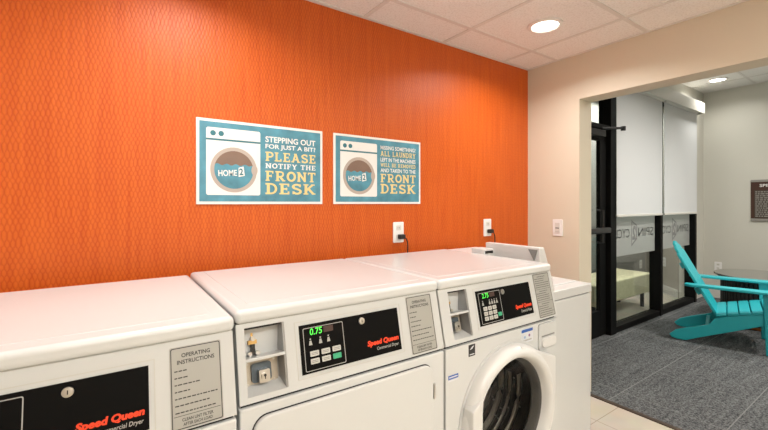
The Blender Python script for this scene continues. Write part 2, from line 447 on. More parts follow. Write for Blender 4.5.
# lobby behind the glass
sbox('floor_lobby', M_tile, X2, 8.2, 1.95, 2.85, -.1, 0)
sbox('wall_lobby', M_grey, X2, 8.2, 2.75, 2.85, 0, 2.8)
sbox('ceiling_lobby', M_taupe, X2, 8.2, 2.1, 2.85, 2.7, 2.8)
sbox('wall_lobby_left', M_grey, X2-.1, X2, 1.95, 2.85, 0, 2.8)
a = math.atan2(1.05, .95); L = math.hypot(1.05, .95)
RM = Matrix.Translation((6.40, 2.09, 0)) @ Matrix.Rotation(math.radians(47), 4, 'Z')
k = MB(); k.box(0.03, .90, -.08, 0, 0, 2.7, M_taupe, RM); struct(k.build('wall_diagonal'))
k = MB(); k.box(0.03, .89, 0, .014, 0.0, .11, M_trim, RM); struct(k.build('baseboard_diagonal'))

# ------------------------------------------------------------------ storefront glazing
YS = 1.88
def mull(name, x0, x1):
    k = MB(); k.box(x0, x1, YS, 2.0, .004, 2.56, M_frame); return struct(k.build(name, bevel=.003))
mull('trim_2', 4.035, 4.15)
mull('trim_3', 5.215, 5.275)
mull('trim_4', 6.30, 6.36)
mull('trim_5', 3.02, 3.07)
def window(n, x0, x1):
    k = MB(); k.box(x0, x1, 1.95, 1.958, .07, 2.50, M_glass); w = struct(k.build('window_%d' % n))
    k = MB(); k.box(x0, x1, YS+.01, 1.995, .004, .062, M_frame); k.box(x0, x1, YS+.01, 1.995, 2.50, 2.56, M_frame); k.build('window_frame', w, bevel=.003)
    k = MB(); k.box(x0, x1, 1.943, 1.9435, .755, 1.26, M_frost); k.build('frosted_band', w)
    # reversed printed wording, reads right way round from the lobby
    M = frame_facing_posy(x0+(x1-x0)*.5, 1.9425, .88)
    k = MB()
    W = min(.98, (x1-x0)*.92)
    for m_, txt, a_, b_ in ((M_film, 'SPIN', -W/2, -.105), (M_film, 'CYCLE', .105, W/2)):
        k.geo_fit(text_geo(txt, .0), a_, b_, .06, .155, m_, M)
        k.geo_fit(text_geo(txt, .0), a_, b_, .06, .155, m_, M)
    q = [(-.075, .035), (.06, -.04), (.06, .245), (-.075, .19)]
    qi = [(p[0]*.74, .11+(p[1]-.11)*.82) for p in q]
    k.ring(q, qi, 'z', -.0004, .0004, M_film, M)
    k.geo_fit(text_geo('2', .05), -.046, .037, .030, .185, M_film, M)
    k.build('film_lettering', w)
    return w
window(1, 4.15, 5.215)
window(2, 5.275, 6.30)
# door leaf left of the first post, mostly hidden
k = MB(); k.box(3.07, 4.035, 1.95, 1.958, 2.07, 2.50, M_glass); w = struct(k.build('window_3'))
k = MB(); k.box(3.07, 4.035, YS+.01, 1.995, 2.03, 2.07, M_frame); k.box(3.07, 4.035, YS+.01, 1.995, 2.50, 2.56, M_frame); k.build('window_frame', w)
k = MB()
y0, y1 = 1.925, 1.965
k.box(3.08, 3.17, y0, y1, .012, 2.02, M_frame); k.box(3.915, 4.03, y0, y1, .012, 2.02, M_frame)
k.box(3.17, 3.915, y0, y1, 1.92, 2.02, M_frame); k.box(3.17, 3.915, y0, y1, .012, .26, M_frame)
d = struct(k.build('door_1', bevel=.003))
k = MB(); k.box(3.17, 3.915, 1.942, 1.948, .26, 1.92, M_glass); k.build('door_glass', d)
k = MB(); k.box(3.13, 3.97, 1.845, 1.88, 1.02, 1.075, M_closer); k.box(3.13, 3.17, 1.88, 1.925, 1.02, 1.075, M_closer); k.box(3.93, 3.97, 1.88, 1.925, 1.02, 1.075, M_closer)
k.build('push_bar', d, bevel=.012, seg=3)
k = MB(); k.tube([(3.86, 1.925, .93), (3.86, 1.87, .93), (3.86, 1.87, 1.24), (3.86, 1.925, 1.24)], .011, M_closer); k.build('pull_handle', d)
k = MB(); k.box(3.60, 3.90, 1.86, 1.922, 1.945, 2.005, M_closer); k.build('door_closer', d, bevel=.006)
k = MB(); k.tube([(3.80, 1.85, 2.012), (3.90, 1.80, 2.02), (4.04, 1.77, 2.03)], .011, M_closer)
k.tube([(4.055, 1.875, 2.04), (4.05, 1.80, 2.034), (4.04, 1.765, 2.03)], .010, M_closer)
k.cyl(.022, 2.005, 2.045, M_closer, Matrix.Translation((4.04, 1.77, 0))); k.build('closer_arm', d)

# blinds, valance
def blind(x0, x1, label):
    t = thing('roller_blind', label, 'blind', ((x0+x1)/2, 1.86, 1.17), group='white roller blinds on the glass front')
    h = (x1-x0)/2
    k = MB(); k.box(-h, h, -.0015, .0015, .02, 1.33, M_blind); k.build('blind_fabric', t)
    k = MB(); k.box(-h, h, -.008, .008, 0, .024, M_trim); k.build('bottom_rail', t, bevel=.004)
    k = MB(); k.cyl(.022, -h, h, M_trim, Matrix.Translation((0, -.004, 1.325)) @ Matrix.Rotation(PI/2, 4, 'Y')); k.build('roller_tube', t)
blind(4.105, 5.195, 'white roller blind lowered over the glass pane next to the black door post')
blind(5.255, 6.29, 'white roller blind lowered over the glass pane nearest the far cream wall')
t = thing('blind_valance', 'long cream box valance above the two roller blinds', 'valance', (5.2, 1.85, 2.47))
k = MB(); k.box(-1.2, 1.15, -.06, -.04, 0, .14, M_val); k.box(-1.2, 1.15, -.04, .10, .12, .14, M_val); k.box(1.13, 1.15, -.04, .10, 0, .12, M_val); k.box(-1.2, -1.18, -.04, .10, 0, .12, M_val)
k.build('valance_box', t, bevel=.004)

# ------------------------------------------------------------------ lamps
def downlight(x, y, z, power, label, r=.075, col=(1, .86, .70), group='recessed ceiling downlights'):
    t = thing('recessed_downlight', label, 'ceiling light', (x, y, z), group=group)
    k = MB(); k.lathe([(r+.018, -.001), (r+.018, -.008), (r, -.012), (r-.006, -.006), (r-.006, -.001)], M_lring, closed=True); k.build('trim_ring', t)
    k = MB(); k.lathe([(0, -.004), (r-.006, -.004), (r-.006, -.0005), (0, -.0005)], M_lens); k.build('lamp_lens', t)
    ld = bpy.data.lights.new('downlight_lamp', 'AREA'); ld.shape = 'DISK'; ld.size = 2*r-.02; ld.energy = power; ld.color = col; ld.spread = math.radians(150)
    lo = bpy.data.objects.new('downlight_lamp', ld); COL.objects.link(lo); lo.parent = t; lo.location = (0, 0, -.014)
LC = (1, .975, .945)
downlight(2.005, 1.288, ZC, 12.5, 'round recessed downlight in the laundry ceiling near the corner', col=LC)
downlight(.27, 1.288, ZC, 12.5, 'round recessed downlight in the laundry ceiling above the second dryer', col=LC)
downlight(-1.2, 1.288, ZC, 12, 'extra downlight added out of view in the laundry ceiling at the far left end', col=LC)  # added lamp out of frame, no fitting visible here
downlight(6.23, 1.63, Z2, 9, 'round recessed downlight in the far room ceiling near the valance', r=.085, col=(1, .96, .89))
downlight(4.35, .4, Z2, 54, 'extra unseen downlight added in the far room ceiling over the carpet', r=.085, col=(1, .94, .86))  # unseen extra lamp, added to brighten the far room
downlight(5.6, -.3, Z2, 54, 'extra unseen downlight added in the far room ceiling past the round table', r=.085, col=(1, .94, .86))  # second unseen lamp added to lift the far room
def fill_panel(x, y, z, sx, sy, power, label, col):  # added fill light shaped as a ceiling panel, never in view
    t = thing('added_fill_panel', label, 'ceiling light', (x, y, z))
    k = MB(); k.ring([(-sx/2, -sy/2), (sx/2, -sy/2), (sx/2, sy/2), (-sx/2, sy/2)], [(-sx/2+.02, -sy/2+.02), (sx/2-.02, -sy/2+.02), (sx/2-.02, sy/2-.02), (-sx/2+.02, sy/2-.02)], 'z', -.012, -.001, M_lring); k.build('fill_panel_frame', t)
    k = MB(); k.box(-sx/2+.02, sx/2-.02, -sy/2+.02, sy/2-.02, -.006, -.001, M_lens); k.build('fill_panel_diffuser', t)
    ld = bpy.data.lights.new('fill_panel_lamp', 'AREA'); ld.shape = 'RECTANGLE'; ld.size = sx-.06; ld.size_y = sy-.06; ld.energy = power; ld.color = col
    lo = bpy.data.objects.new('fill_panel_lamp', ld); COL.objects.link(lo); lo.parent = t; lo.location = (0, 0, -.014)
fill_panel(.25, -.70, ZC, 1.15, .55, 20, 'rectangular fill-light panel added on the laundry ceiling behind the camera', (1, .985, .96))  # this and the next are added fill light behind the camera
fill_panel(1.7, -1.0, ZC, 1.15, .55, 13, 'rectangular fill-light panel added behind the camera near the laundry room opening', (1, .985, .96))
fill_panel(5.2, 2.42, 2.7, 1.8, .5, 32, 'rectangular fill-light panel added unseen over the lobby bench', (1, .97, .92))  # added to brighten the lobby, no visible source there

t = thing('added_fill_globe', 'glowing white fill-light globe added out of view behind the camera', 'lamp', (.9, -1.3, 1.86))  # invented globe behind the camera, added to lift ceiling and walls
k = MB(); k.lathe([(.14*math.sin(PI*i/16), -.14*math.cos(PI*i/16)) for i in range(17)], mat('globe_glow', (.9, .9, .9), .5, emit=(1., .98, .95), estr=26.), n=32); k.build('fill_globe', t)
k = MB(); k.cyl(.006, .138, ZC-1.86-.001, M_blackp, None, 10); k.cyl(.035, .130, .150, M_blackp); k.cyl(.05, ZC-1.86-.02, ZC-1.86-.001, M_blackp); k.build('fill_globe_rod', t)
# ------------------------------------------------------------------ posters
def poster(x0, rows, label):
    t = thing('wall_poster', label, 'poster', (x0, YW, 1.3045))
    k = MB(); k.box(0, .581, -.006, 0, 0, .366, M_board); k.build('board', t, bevel=.001, seg=1)
    F = frame_facing_negy(0, -.0062, 0)
    k = MB()
    k.prism([(.012, .012), (.569, .012), (.569, .354), (.012, .354)], 'z', 0, .0002, M_teal, F)
    k.build('printed_ground', t)
    k = MB()
    k.prism(rrect(.0385, .268, .040, .330, .009), 'z', .0003, .0006, M_pwhite, F)
    k.box(.0385, .268, .275, .283, .0006, .0009, M_teald, F)
    for kx in (.066, .099): k.prism(circ(kx, .306, .0115, 20), 'z', .0006, .0010, M_teald, F)
    cx, cz = .1535, .151
    k.prism(circ(cx, cz, .099), 'z', .0006, .0010, M_prim, F)
    k.prism(circ(cx, cz, .083), 'z', .0010, .0013, M_pbrown, F)
    # water: lower part of the disc with a wavy top
    pts = []
    for i in range(21):
        xx = -.08+.16*i/20; lim = math.sqrt(max(0, .083**2-xx*xx)); pts.append((cx+xx, cz+min(lim, .022+.004*math.sin(i*1.3))))
    lowr = [(cx+.083*math.cos(a_), cz+.083*math.sin(a_)) for a_ in [math.radians(10-200*i/30) for i in range(31)]]
    k.prism(pts+lowr, 'z', .0013, .0016, M_teal, F)
    k.prism(circ(cx+.088, cz+.002, .014, 16, .024), 'z', .0013, .0017, M_prim, F)
    R2 = F @ Matrix.Translation((cx-.066, cz-.030, .0018)) @ Matrix.Rotation(math.radians(3), 4, 'Z')
    k.geo_fit(text_geo('HOME', .02), 0, .078, 0, .027, M_pwhite, R2)
    k.prism([(.084, -.005), (.111, 0), (.108, .042), (.086, .036)], 'z', 0, .0002, M_pwhite, R2)
    k.geo_fit(text_geo('2', .03), .088, .105, .003, .033, M_teald, R2, z=.0004)
    k.build('washer_picture', t)
    k = MB()
    for txt, z0, z1, m, slab in rows:
        k.geo_fit(slab_geo(txt) if slab else text_geo(txt, .022), .2916, .542, z0, z1, m, F, z=.0006)
    k.build('lettering', t)
poster(.295, [('STEPPING OUT', .2865, .314, M_pwhite, 0), ('FOR JUST A BIT?', .2515, .279, M_pwhite, 0), ('PLEASE', .199, .2435, M_yel, 1),
              ('NOTIFY THE', .166, .1905, M_pwhite, 1), ('FRONT', .107, .156, M_yel, 1), ('DESK', .046, .098, M_yel, 1)],
       'teal and white poster reading STEPPING OUT FOR JUST A BIT on the orange wall')
poster(.938, [('MISSING SOMETHING?', .303, .325, M_pwhite, 0), ('ALL LAUNDRY', .266, .296, M_yel, 1), ('LEFT IN THE MACHINES', .236, .258, M_pwhite, 0),
              ('WILL BE REMOVED', .207, .229, M_yel, 1), ('AND TAKEN TO THE', .177, .199, M_pwhite, 0), ('FRONT', .120, .169, M_yel, 1), ('DESK', .058, .112, M_yel, 1)],
       'teal and white poster reading MISSING SOMETHING on the orange wall, nearer the corner')

# ------------------------------------------------------------------ outlets, switch
def outlet_parts(t, F, plugmat=None, w=.075, h=.118):
    k = MB(); k.prism(rrect(-w/2, w/2, -h/2, h/2, .006), 'z', 0, .006, M_wplate, F); k.build('cover_plate', t, bevel=.0015, seg=2)
    for s_ in (-1, 1):
        k = MB(); k.prism(rrect(-.017, .017, s_*.026-.014, s_*.026+.014, .006), 'z', .006, .008, M_trim, F)
        for q in (-.006, .006): k.box(q-.001, q+.001, s_*.026-.004, s_*.026+.005, .008, .0084, M_gap, F)
        k.build('socket', t)
def outlet(x, z, label):
    t = thing('power_outlet', label, 'outlet', (x, YW, z), group='outlets on the orange wall')
    outlet_parts(t, frame_facing_negy(0, 0, 0))
outlet(1.356, 1.142, 'white wall outlet with a black plug behind the second dryer and front-load washer')
outlet(2.120, 1.142, 'white wall outlet with a black plug nearest the room corner')
def plug(x, z, label):
    t = thing('power_plug', label, 'plug', (x, YW-.0085, z), group='black plugs in the wall outlets')
    k = MB(); k.box(-.016, .022, -.03, 0, -.013, .013, M_blackp); k.build('plug_body', t, bevel=.005)
    k = MB(); pts = []
    for i in range(15):
        u = i/14; pts.append((.020+.022*math.sin(min(1, u*2.2)*PI/2)+.004*math.sin(u*4), -.015-.004*u, -.004-.17*u**1.6)); 
    k.tube(pts, .0035, M_blackp); k.build('cord', t)
plug(1.362, 1.118, 'black plug and cord in the outlet left of the other')
plug(2.126, 1.118, 'black plug and cord in the outlet nearest the room corner')
t = thing('light_switch', 'white double rocker light switch on the beige wall by the opening', 'switch', (XW, 1.558, 1.137))
F = frame_facing_negx(0, 0, 0)
k = MB(); k.prism(rrect(-.037, .037, -.058, .058, .006), 'z', 0, .006, M_wplate, F); k.build('cover_plate', t, bevel=.0015, seg=2)
k = MB(); k.box(-.017, .017, -.034, .034, .006, .010, M_trim, F); k.box(-.014, .014, -.006, .001, .010, .0104, M_inkg, F); k.box(-.014, .014, -.028, -.026, .010, .0104, M_greyt, F); k.build('rocker', t, bevel=.002)
t = thing('power_outlet', 'white wall outlet low on the far cream wall behind the round table', 'outlet', (XF, 1.785, .44))
outlet_parts(t, frame_facing_negx(0, 0, 0), w=.08, h=.12)
t = thing('power_outlet', 'white wall outlet on the grey lobby wall above the bench', 'outlet', (6.86, 2.75, .345))
outlet_parts(t, frame_facing_negy(0, 0, 0), w=.085, h=.13)
t = thing('power_outlet', 'pale wall outlet on the taupe lobby wall seen through the last pane', 'outlet', RM @ Vector((.36, 0.0, .45)), math.radians(47+180))
outlet_parts(t, frame_facing_negy(0, 0, 0), w=.085, h=.13)

# sign on far wall
t = thing('wall_sign', 'brown information sign with light lettering on the far cream wall', 'sign', (XF, 1.449, 1.075))
F = frame_facing_negx(0, 0, 0)
k = MB(); k.box(0, .46, 0, .535, 0, .012, M_sign, F); k.box(0, .46, .505, .535, .012, .016, M_signal, F); k.box(0, .46, 0, .035, .012, .016, M_signal, F); k.build('sign_board', t, bevel=.002, seg=1)
k = MB(); k.box(.035, .44, .045, .40, .012, .0135, M_signp, F)
for i in range(13):
    z = .385-.026*i; x = .045
    while x < .43:
        w = random.uniform(.012, .04); k.box(x, min(.43, x+w), z-.013, z, .0135, .0140, M_signal, F); x += w+.008
k.geo_fit(text_geo('SPIN', .02), .085, .20, .440, .478, M_pwhite, F, z=.0135)
k.build('printed_text', t)

# ------------------------------------------------------------------ coin laundry machines
W = .675
YB = .978   # world y of cabinet fronts
TH = math.atan2(.042, .190)
PO = (0, 0.0, .816)   # panel foot, local
PM = Matrix.Translation(PO) @ Matrix(((1, 0, 0, 0), (0, math.sin(TH), -math.cos(TH), 0), (0, math.cos(TH), math.sin(TH), 0), (0, 0, 0, 1)))
PH = .192
def digits_geo(): return None
def machine(name, label, cat, loc, washer=False, price='0.75', group=None, low=0., pv=0.):
    t = thing(name, label, cat, loc, group=group)
    # cabinet
    if washer:
        k = MB()
        n = 64; cx, cz, ro = .336, .494, .215
        # front sheet with a round hole
        outer = []
        for i in range(n):
            a_ = 2*PI*(i+.5)/n; c, s_ = math.cos(a_), math.sin(a_)
            hx = (W-cx) if c > 0 else cx; hz = (.806-cz) if s_ > 0 else (cz-.03)
            kk = min(hx/abs(c) if abs(c) > 1e-6 else 9, hz/abs(s_) if abs(s_) > 1e-6 else 9); outer.append((cx+c*kk, cz+s_*kk))
        # exact corners
        for cxn, czn in ((W, .806), (0, .806), (0, .03), (W, .03)):
            j = min(range(n), key=lambda i: (outer[i][0]-cxn)**2+(outer[i][1]-czn)**2); outer[j] = (cxn, czn)
        inner = [(cx+ro*math.cos(2*PI*(i+.5)/n), cz+ro*math.sin(2*PI*(i+.5)/n)) for i in range(n)]
        k.ring(outer, inner, 'y', 0, .02, M_enamel)
        k.box(0, .012, .02, .70, .03, .806, M_enamel); k.box(W-.012, W, .02, .70, .03, .806, M_enamel); k.box(0, W, .69, .70, .03, .806, M_enamel)
        k.box(0.01, W-.01, .02, .69, .79, .80, M_enamel)
        k.build('cabinet', t)
    else:
        k = MB(); k.box(0, W, 0, .70, .03, .806, M_enamel); k.build('cabinet', t, bevel=.004, seg=2)
    for fx in (.04, W-.04):
        for fy in (.06, .64):
            k = MB(); k.lathe([(0, low), (.02, low), (.022, .008+low*.5), (.012, .016+low*.6), (.012, .032), (0, .032)], M_blackp, Matrix.Translation((fx, fy, 0)), n=16); k.build('foot', t)
    # upper body behind the console
    k = MB(); k.box(.008, W-.008, .075, .70, .806, 1.0, M_enamel); k.box(.006, W-.006, .012, .3, .800, .816, M_gap); k.box(.008, W-.008, .045, .08, .985, 1.004, M_gap); k.build('upper_cabinet', t)
    # lid
    k = MB()
    k.box(-.003, W+.003, .030, .712, 1.004, 1.040, M_enamel)
    k.build('lid', t, bevel=.013, seg=5)
    k = MB(); k.box(.042, W-.042, .085, .69, 1.0396, 1.0412, M_enamel); k.build('raised_lid_panel', t, bevel=.0012, seg=2)
    # control console: slanted sheet around a coin recess
    r0, r1 = (.045, .140) if washer else (.020, .124)
    v0, v1 = (.014, .180)
    D = -.055
    k = MB()
    k.box(0, r0, 0, PH, D, 0, M_panel, PM); k.box(r1, W, 0, PH, D, 0, M_panel, PM)
    k.box(r0, r1, 0, v0, D, 0, M_panel, PM); k.box(r0, r1, v1, PH, D, 0, M_panel, PM)
    k.build('control_console', t)
    # recess
    vm = .100
    k = MB()
    k.box(r0, r1, v0, v1, D-.006, D+.001, M_plate, PM)
    k.box(r1-.004, r1, v0, v1, D, -.004, M_plate, PM)
    k.prism([(v0, -.004), (v0, D), (v0+.022, D)], 'x', r0, r1-.004, M_panel, PM @ Matrix(((1, 0, 0, 0), (0, 1, 0, 0), (0, 0, 1, 0), (0, 0, 0, 1))))
    k.build('coin_recess', t)
    k = MB(); k.box(r0, r1, vm-.004, vm+.004, D, -.002, M_panel, PM); k.build('recess_shelf', t, bevel=.0015, seg=2)
    k = MB()
    k.box(r0+.026, r0+.032, vm+.022, v1-.004, D+.001, D+.014, M_brass, PM); k.box(r0+.018, r0+.040, vm+.034, vm+.044, D+.001, D+.020, M_brass, PM)
    k.cyl(.006, D+.001, D+.026, M_steel, PM @ Matrix.Translation((r0+.029, vm+.048, 0)), 12)
    k.box(r0+.026, r0+.034, vm+.008, vm+.034, D+.001, D+.022, M_blackp, PM)
    k.cyl(.006, D+.001, D+.020, M_steel, PM @ Matrix.Translation((r0+.022, vm+.010, 0)), 12); k.cyl(.006, D+.001, D+.020, M_steel, PM @ Matrix.Translation((r0+.042, vm+.010, 0)), 12)
    if not washer: k.box(r0+.052, r0+.078, v1-.014, v1-.007, D+.001, D+.004, M_dkplate, PM)
    k.build('coin_return', t)
    k = MB()
    rw = r1-r0
    k.prism(rrect(r0+.006, r1-.010, v0+.014, vm-.007, .004), 'z', D+.001, D+.008, M_tan, PM)
    cxx = r0+rw*.47
    k.prism(rrect(cxx-.026, cxx+.026, v0+.022, vm-.016, .008), 'z', D+.008, D+.016, M_dkplate, PM)
    for bx in (r0+.014, r1-.020):
        for by in (v0+.020, vm-.014): k.cyl(.003, D+.008, D+.012, M_steel, PM @ Matrix.Translation((bx, by, 0)), 10)
    k.build('coin_box_plate', t)
    k = MB()
    k.prism(rrect(cxx-.012, cxx+.016, v0+.022, v0+.054, .004), 'z', D+.016, D+.034, M_steel, PM)
    k.cyl(.009, D+.034, D+.038, M_steel, PM @ Matrix.Translation((cxx+.002, v0+.038, 0)), 20)
    k.cyl(.0035, D+.038, D+.0385, M_gap, PM @ Matrix.Translation((cxx+.002, v0+.040, 0)), 12); k.box(cxx+.0008, cxx+.0032, v0+.031, v0+.040, D+.038, D+.0385, M_gap, PM)
    k.build('coin_box_lock', t)
    # black panel
    b0, b1 = (.184, .511) if washer else (.164, .498)
    p0, p1 = (.036, .164) if washer else (.033+pv, .161+pv)
    k = MB(); k.ring([(b0-.012, p0-.011), (b1+.012, p0-.011), (b1+.012, p1+.011), (b0-.012, p1+.011)], [(b0-.010, p0-.009), (b1+.010, p0-.009), (b1+.010, p1+.009), (b0-.010, p1+.009)], 'z', 0, .0007, M_inkg if False else M_btn, PM)
    k.box(b0, b1, p0, p1, 0, .0025, M_black, PM)
    pnl = k.build('display_panel', t)
    k = MB(); i0, i1 = b0+.010, b0+.134
    k.ring(rrect(i0, i1, p0+.005, p1-.009, .004), rrect(i0+.0018, i1-.0018, p0+.0068, p1-.0108, .003), 'z', .0025, .0030, M_line, PM)
    # small pictograms under the display
    for q in ((.030, .060, .085) if not washer else (.030, .068, .082, .096, .110)):
        k.prism([(b0+q-.005, p0+.072), (b0+q+.005, p0+.072), (b0+q+.0025, p0+.084), (b0+q-.0025, p0+.084)], 'z', .0025, .0030, M_greyt, PM)
        k.prism(circ(b0+q, p0+.088, .0022, 10), 'z', .0025, .0030, M_greyt, PM)
    k.build('panel_outline', pnl)
    k = MB(); k.box(b0+.072, b0+.102, p0+.099, p0+.115, .0025, .0030, M_leddim, PM)
    k.geo_fit(text_geo(price, .015, .1), b0+.030, b0+.067, p0+.098, p0+.116, M_led, PM, z=.0034)
    k.build('price_display', pnl)
    if washer: keys = [(c, r) for r in range(3) for c in range(3)]+[(3, 0)]
    else: keys = [(c, r) for r in range(2) for c in range(3)]
    for c, r in keys:
        green = (c, r) == ((3, 0) if washer else (2, 0))
        if washer: kx, kz, kw, kh = b0+.028+c*.026, p0+.016+r*.018+(.006 if c == 3 else 0), .020, .014
        else: kx, kz, kw, kh = b0+.026+c*.034, p0+.022+r*.020, .026, .014
        k = MB(); k.prism(rrect(kx, kx+kw, kz, kz+kh, .002, 3), 'z', .0025, .0042, M_btng if green else M_btn, PM)
        for zz in (.35, .62): 
            if not green: k.box(kx+.004, kx+kw-.004, kz+kh*zz-.0006, kz+kh*zz+.0006, .0042, .0044, M_inkg, PM)
        bo = k.build('button', pnl)
        if green: bo['label'] = 'green start button'
    k = MB(); LX = b0+.198 if not washer else b0+.150
    LM = PM @ Matrix.Translation((LX, p1-.019, .0025))
    k.lathe([(0, .004), (.0055, .004), (.0095, .0035), (.010, 0)], M_steel, LM, 24); k.box(-.001, .001, -.004, .004, .004, .0044, M_gap, LM); k.build('key_lock', t)
    k = MB()
    s0, s1 = (b0+.210, b0+.326) if not washer else (b0+.215, b0+.320)
    k.geo_fit(text_geo('Speed Queen', .05, .15), s0, s1, p0+.027, p0+.047, M_red, PM, z=.0031)
    k.geo_fit(text_geo('Commercial Dryer' if not washer else 'Commercial Washer', .012, .15), s0+.032, s1-.002, p0+.013, p0+.025, M_greyt, PM, z=.0031)
    k.build('logo_lettering', pnl)
    # instruction plate
    l0, l1 = (.547, .662) if washer else (.538, .646)
    q0, q1 = (.006, .190) if washer else (.005+pv*.3, .187+pv)
    k = MB(); k.prism(rrect(l0, l1, q0, q1, .004), 'z', 0, .0012, M_label, PM)
    k.ring(rrect(l0+.002, l1-.002, q0+.002, q1-.002, .004), rrect(l0+.0038, l1-.0038, q0+.0038, q1-.0038, .003), 'z', .0012, .0015, M_ink, PM)
    lm = (l0+l1)/2
    if not washer:
        k.geo_fit(text_geo('OPERATING', .02), lm-.030, lm+.030, q1-.024, q1-.015, M_ink, PM, z=.0016)
        k.geo_fit(text_geo('INSTRUCTIONS', .02), lm-.039, lm+.039, q1-.038, q1-.029, M_ink, PM, z=.0016)
        ws = (.30, .24, .50, .36, .96, .78, .92)
        for i, w_ in enumerate(ws):
            z_ = q1-.052-.0145*i; x_ = l0+.009
            while x_ < l0+.009+w_*.088:
                g_ = random.uniform(.004, .009); k.box(x_, x_+g_, z_-.0012, z_+.0012, .0012, .0015, M_ink, PM); x_ += g_+.0018
        k.box(l0+.006, l1-.006, q0+.0285, q0+.0295, .0012, .0015, M_ink, PM)
        k.geo_fit(text_geo('CLEAN LINT FILTER', .02), lm-.032, lm+.032, q0+.017, q0+.0235, M_ink, PM, z=.0016)
        k.geo_fit(text_geo('AFTER EACH LOAD', .02), lm-.030, lm+.030, q0+.0075, q0+.014, M_ink, PM, z=.0016)
    else:
        for i in range(19):
            z_ = q1-.014-.0088*i; x_ = l0+.009+(.02 if i in (0, 7, 13) else 0)
            if i in (6, 12): k.box(l0+.006, l1-.006, z_-.0005, z_+.0005, .0012, .0015, M_ink, PM); continue
            e_ = l1-.010-(.02 if i in (0, 7, 13) else random.choice((0, .01, .03)))
            while x_ < e_:
                g_ = random.uniform(.005, .012); k.box(x_, min(e_, x_+g_), z_-.0014, z_+.0014, .0012, .0015, M_inkg, PM); x_ += g_+.002
    k.build('instruction_plate', t)
    if not washer:
        k = MB(); k.prism(rrect(.028, .620, .10, .782, .040), 'y', -.0006, .002, M_gap); k.build('door_seal', t)
        k = MB(); k.prism(rrect(.0305, .6175, .1025, .7795, .038, 8), 'y', -.012, .001, M_enamel); dd = k.build('door', t, bevel=.004, seg=3)
        for hz_ in (.24, .66):
            k = MB(); k.box(.621, .628, -.010, .002, hz_, hz_+.05, M_steel); k.build('hinge', t, bevel=.001, seg=1)
    else:
        cx, cz = .336, .494
        DM = Matrix.Translation((cx, 0, cz)) @ Matrix.Rotation(PI/2, 4, 'X')   # local z -> -y (towards viewer)
        # recessed bezel line
        k = MB(); k.lathe([(.276, .0), (.276, .0025), (.262, .0035), (.262, 0)], M_panel, DM, 64, closed=True); k.build('door_bezel', t)
        k = MB(); k.lathe([(.264, .002), (.265, .018), (.258, .034), (.246, .044), (.236, .047), (.227, .045), (.218, .034), (.212, .022), (.204, -.02), (.209, -.02), (.2145, .002)], M_plastic, DM, 72, closed=True)
        dr = k.build('door_ring', t, smooth=50)
        k = MB()
        arc = [(cx+.236*math.cos(math.radians(a_)), cz+.236*math.sin(math.radians(a_))) for a_ in range(-6, 88, 6)]
        k.prism([(cx+.03, cz+.261), (cx+.262, cz+.172), (cx+.262, cz+.022), (cx+.250, cz-.03)]+arc, 'y', -.040, -.001, M_plastic)
        k.build('hinge_wing', t, bevel=.006, seg=3)
        k = MB()
        k.prism([(cx-.256, cz+.095), (cx-.200, cz+.128), (cx-.205, cz+.09), (cx-.205, cz-.09), (cx-.256, cz-.09)], 'y', -.052, -.004, M_plastic)
        k.build('door_handle', dr, bevel=.005, seg=3)
        k = MB(); k.lathe([(.209, .008), (.205, .010), (.200, .0), (.194, -.03), (.2, -.03), (.206, -.008)], M_rubber, DM, 64, closed=True); k.build('door_gasket', t)
        k = MB(); k.lathe([(.2, .002), (.165, -.028), (.12, -.05), (.06, -.062), (0, -.065)], M_smoke, DM, 64, cap=False); k.build('door_glass', t)
        # drum
        k = MB()
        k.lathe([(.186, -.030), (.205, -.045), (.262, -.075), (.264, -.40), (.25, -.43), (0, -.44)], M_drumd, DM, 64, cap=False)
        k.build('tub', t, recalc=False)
        k = MB()
        for dz_, rr in ((-.135, .010), (-.185, .007), (-.235, .012), (-.29, .008), (-.345, .012), (-.39, .008)):
            pts = [DM @ Vector((.254*math.cos(math.radians(a_)), .254*math.sin(math.radians(a_)), dz_)) for a_ in range(-100, 101, 8)]
            k.tube(pts, rr, M_drum, 8)
        for j in range(60):
            aa = random.uniform(-1.3, 1.3); zz = random.uniform(-.40, -.11)
            k.lathe([(0, .006), (.003, .005), (.004, 0)], M_steel, DM @ Matrix.Translation((.246*math.cos(aa), .246*math.sin(aa), zz)), 8)
        for aa in (.35, 2.4, 4.5):
            Q = DM @ Matrix.Rotation(aa, 4, 'Z')
            k.prism([(.264, -.03), (.264, .03), (.20, .008), (.20, -.008)], 'z', -.39, -.10, M_drumd, Q)
        k.build('drum_baffles', t)
        # soap drawer
        k = MB(); k.prism(rrect(.530, .658, .690, .800, .012), 'y', -.0008, .001, M_inkg); k.prism(rrect(.5315, .6565, .6915, .7985, .012), 'y', -.006, .001, M_panel); sd = k.build('soap_drawer', t, bevel=.001, seg=1)
        k = MB(); k.box(.548, .642, -.0065, -.004, .743, .750, M_greytri); k.prism(rrect(.546, .644, .700, .738, .017), 'y', -.014, -.004, M_plastic); k.build('drawer_handle', sd, bevel=.005)
        k = MB(); k.box(.415, .496, -.0006, .0, .742, .796, M_stick); k.box(.418, .493, -.0010, -.0006, .784, .796, M_blue)
        k.prism(circ(.470, .768, .006, 12), 'y', -.0010, -.0006, mat('sticker_purple', (.25, .12, .25), .5)); k.prism(circ(.440, .764, .006, 12), 'y', -.0010, -.0006, mat('sticker_sky', (.30, .42, .62), .5)); k.box(.425, .485, -.001, -.0006, .748, .754, M_greyt)
        k.build('blue_sticker', t)
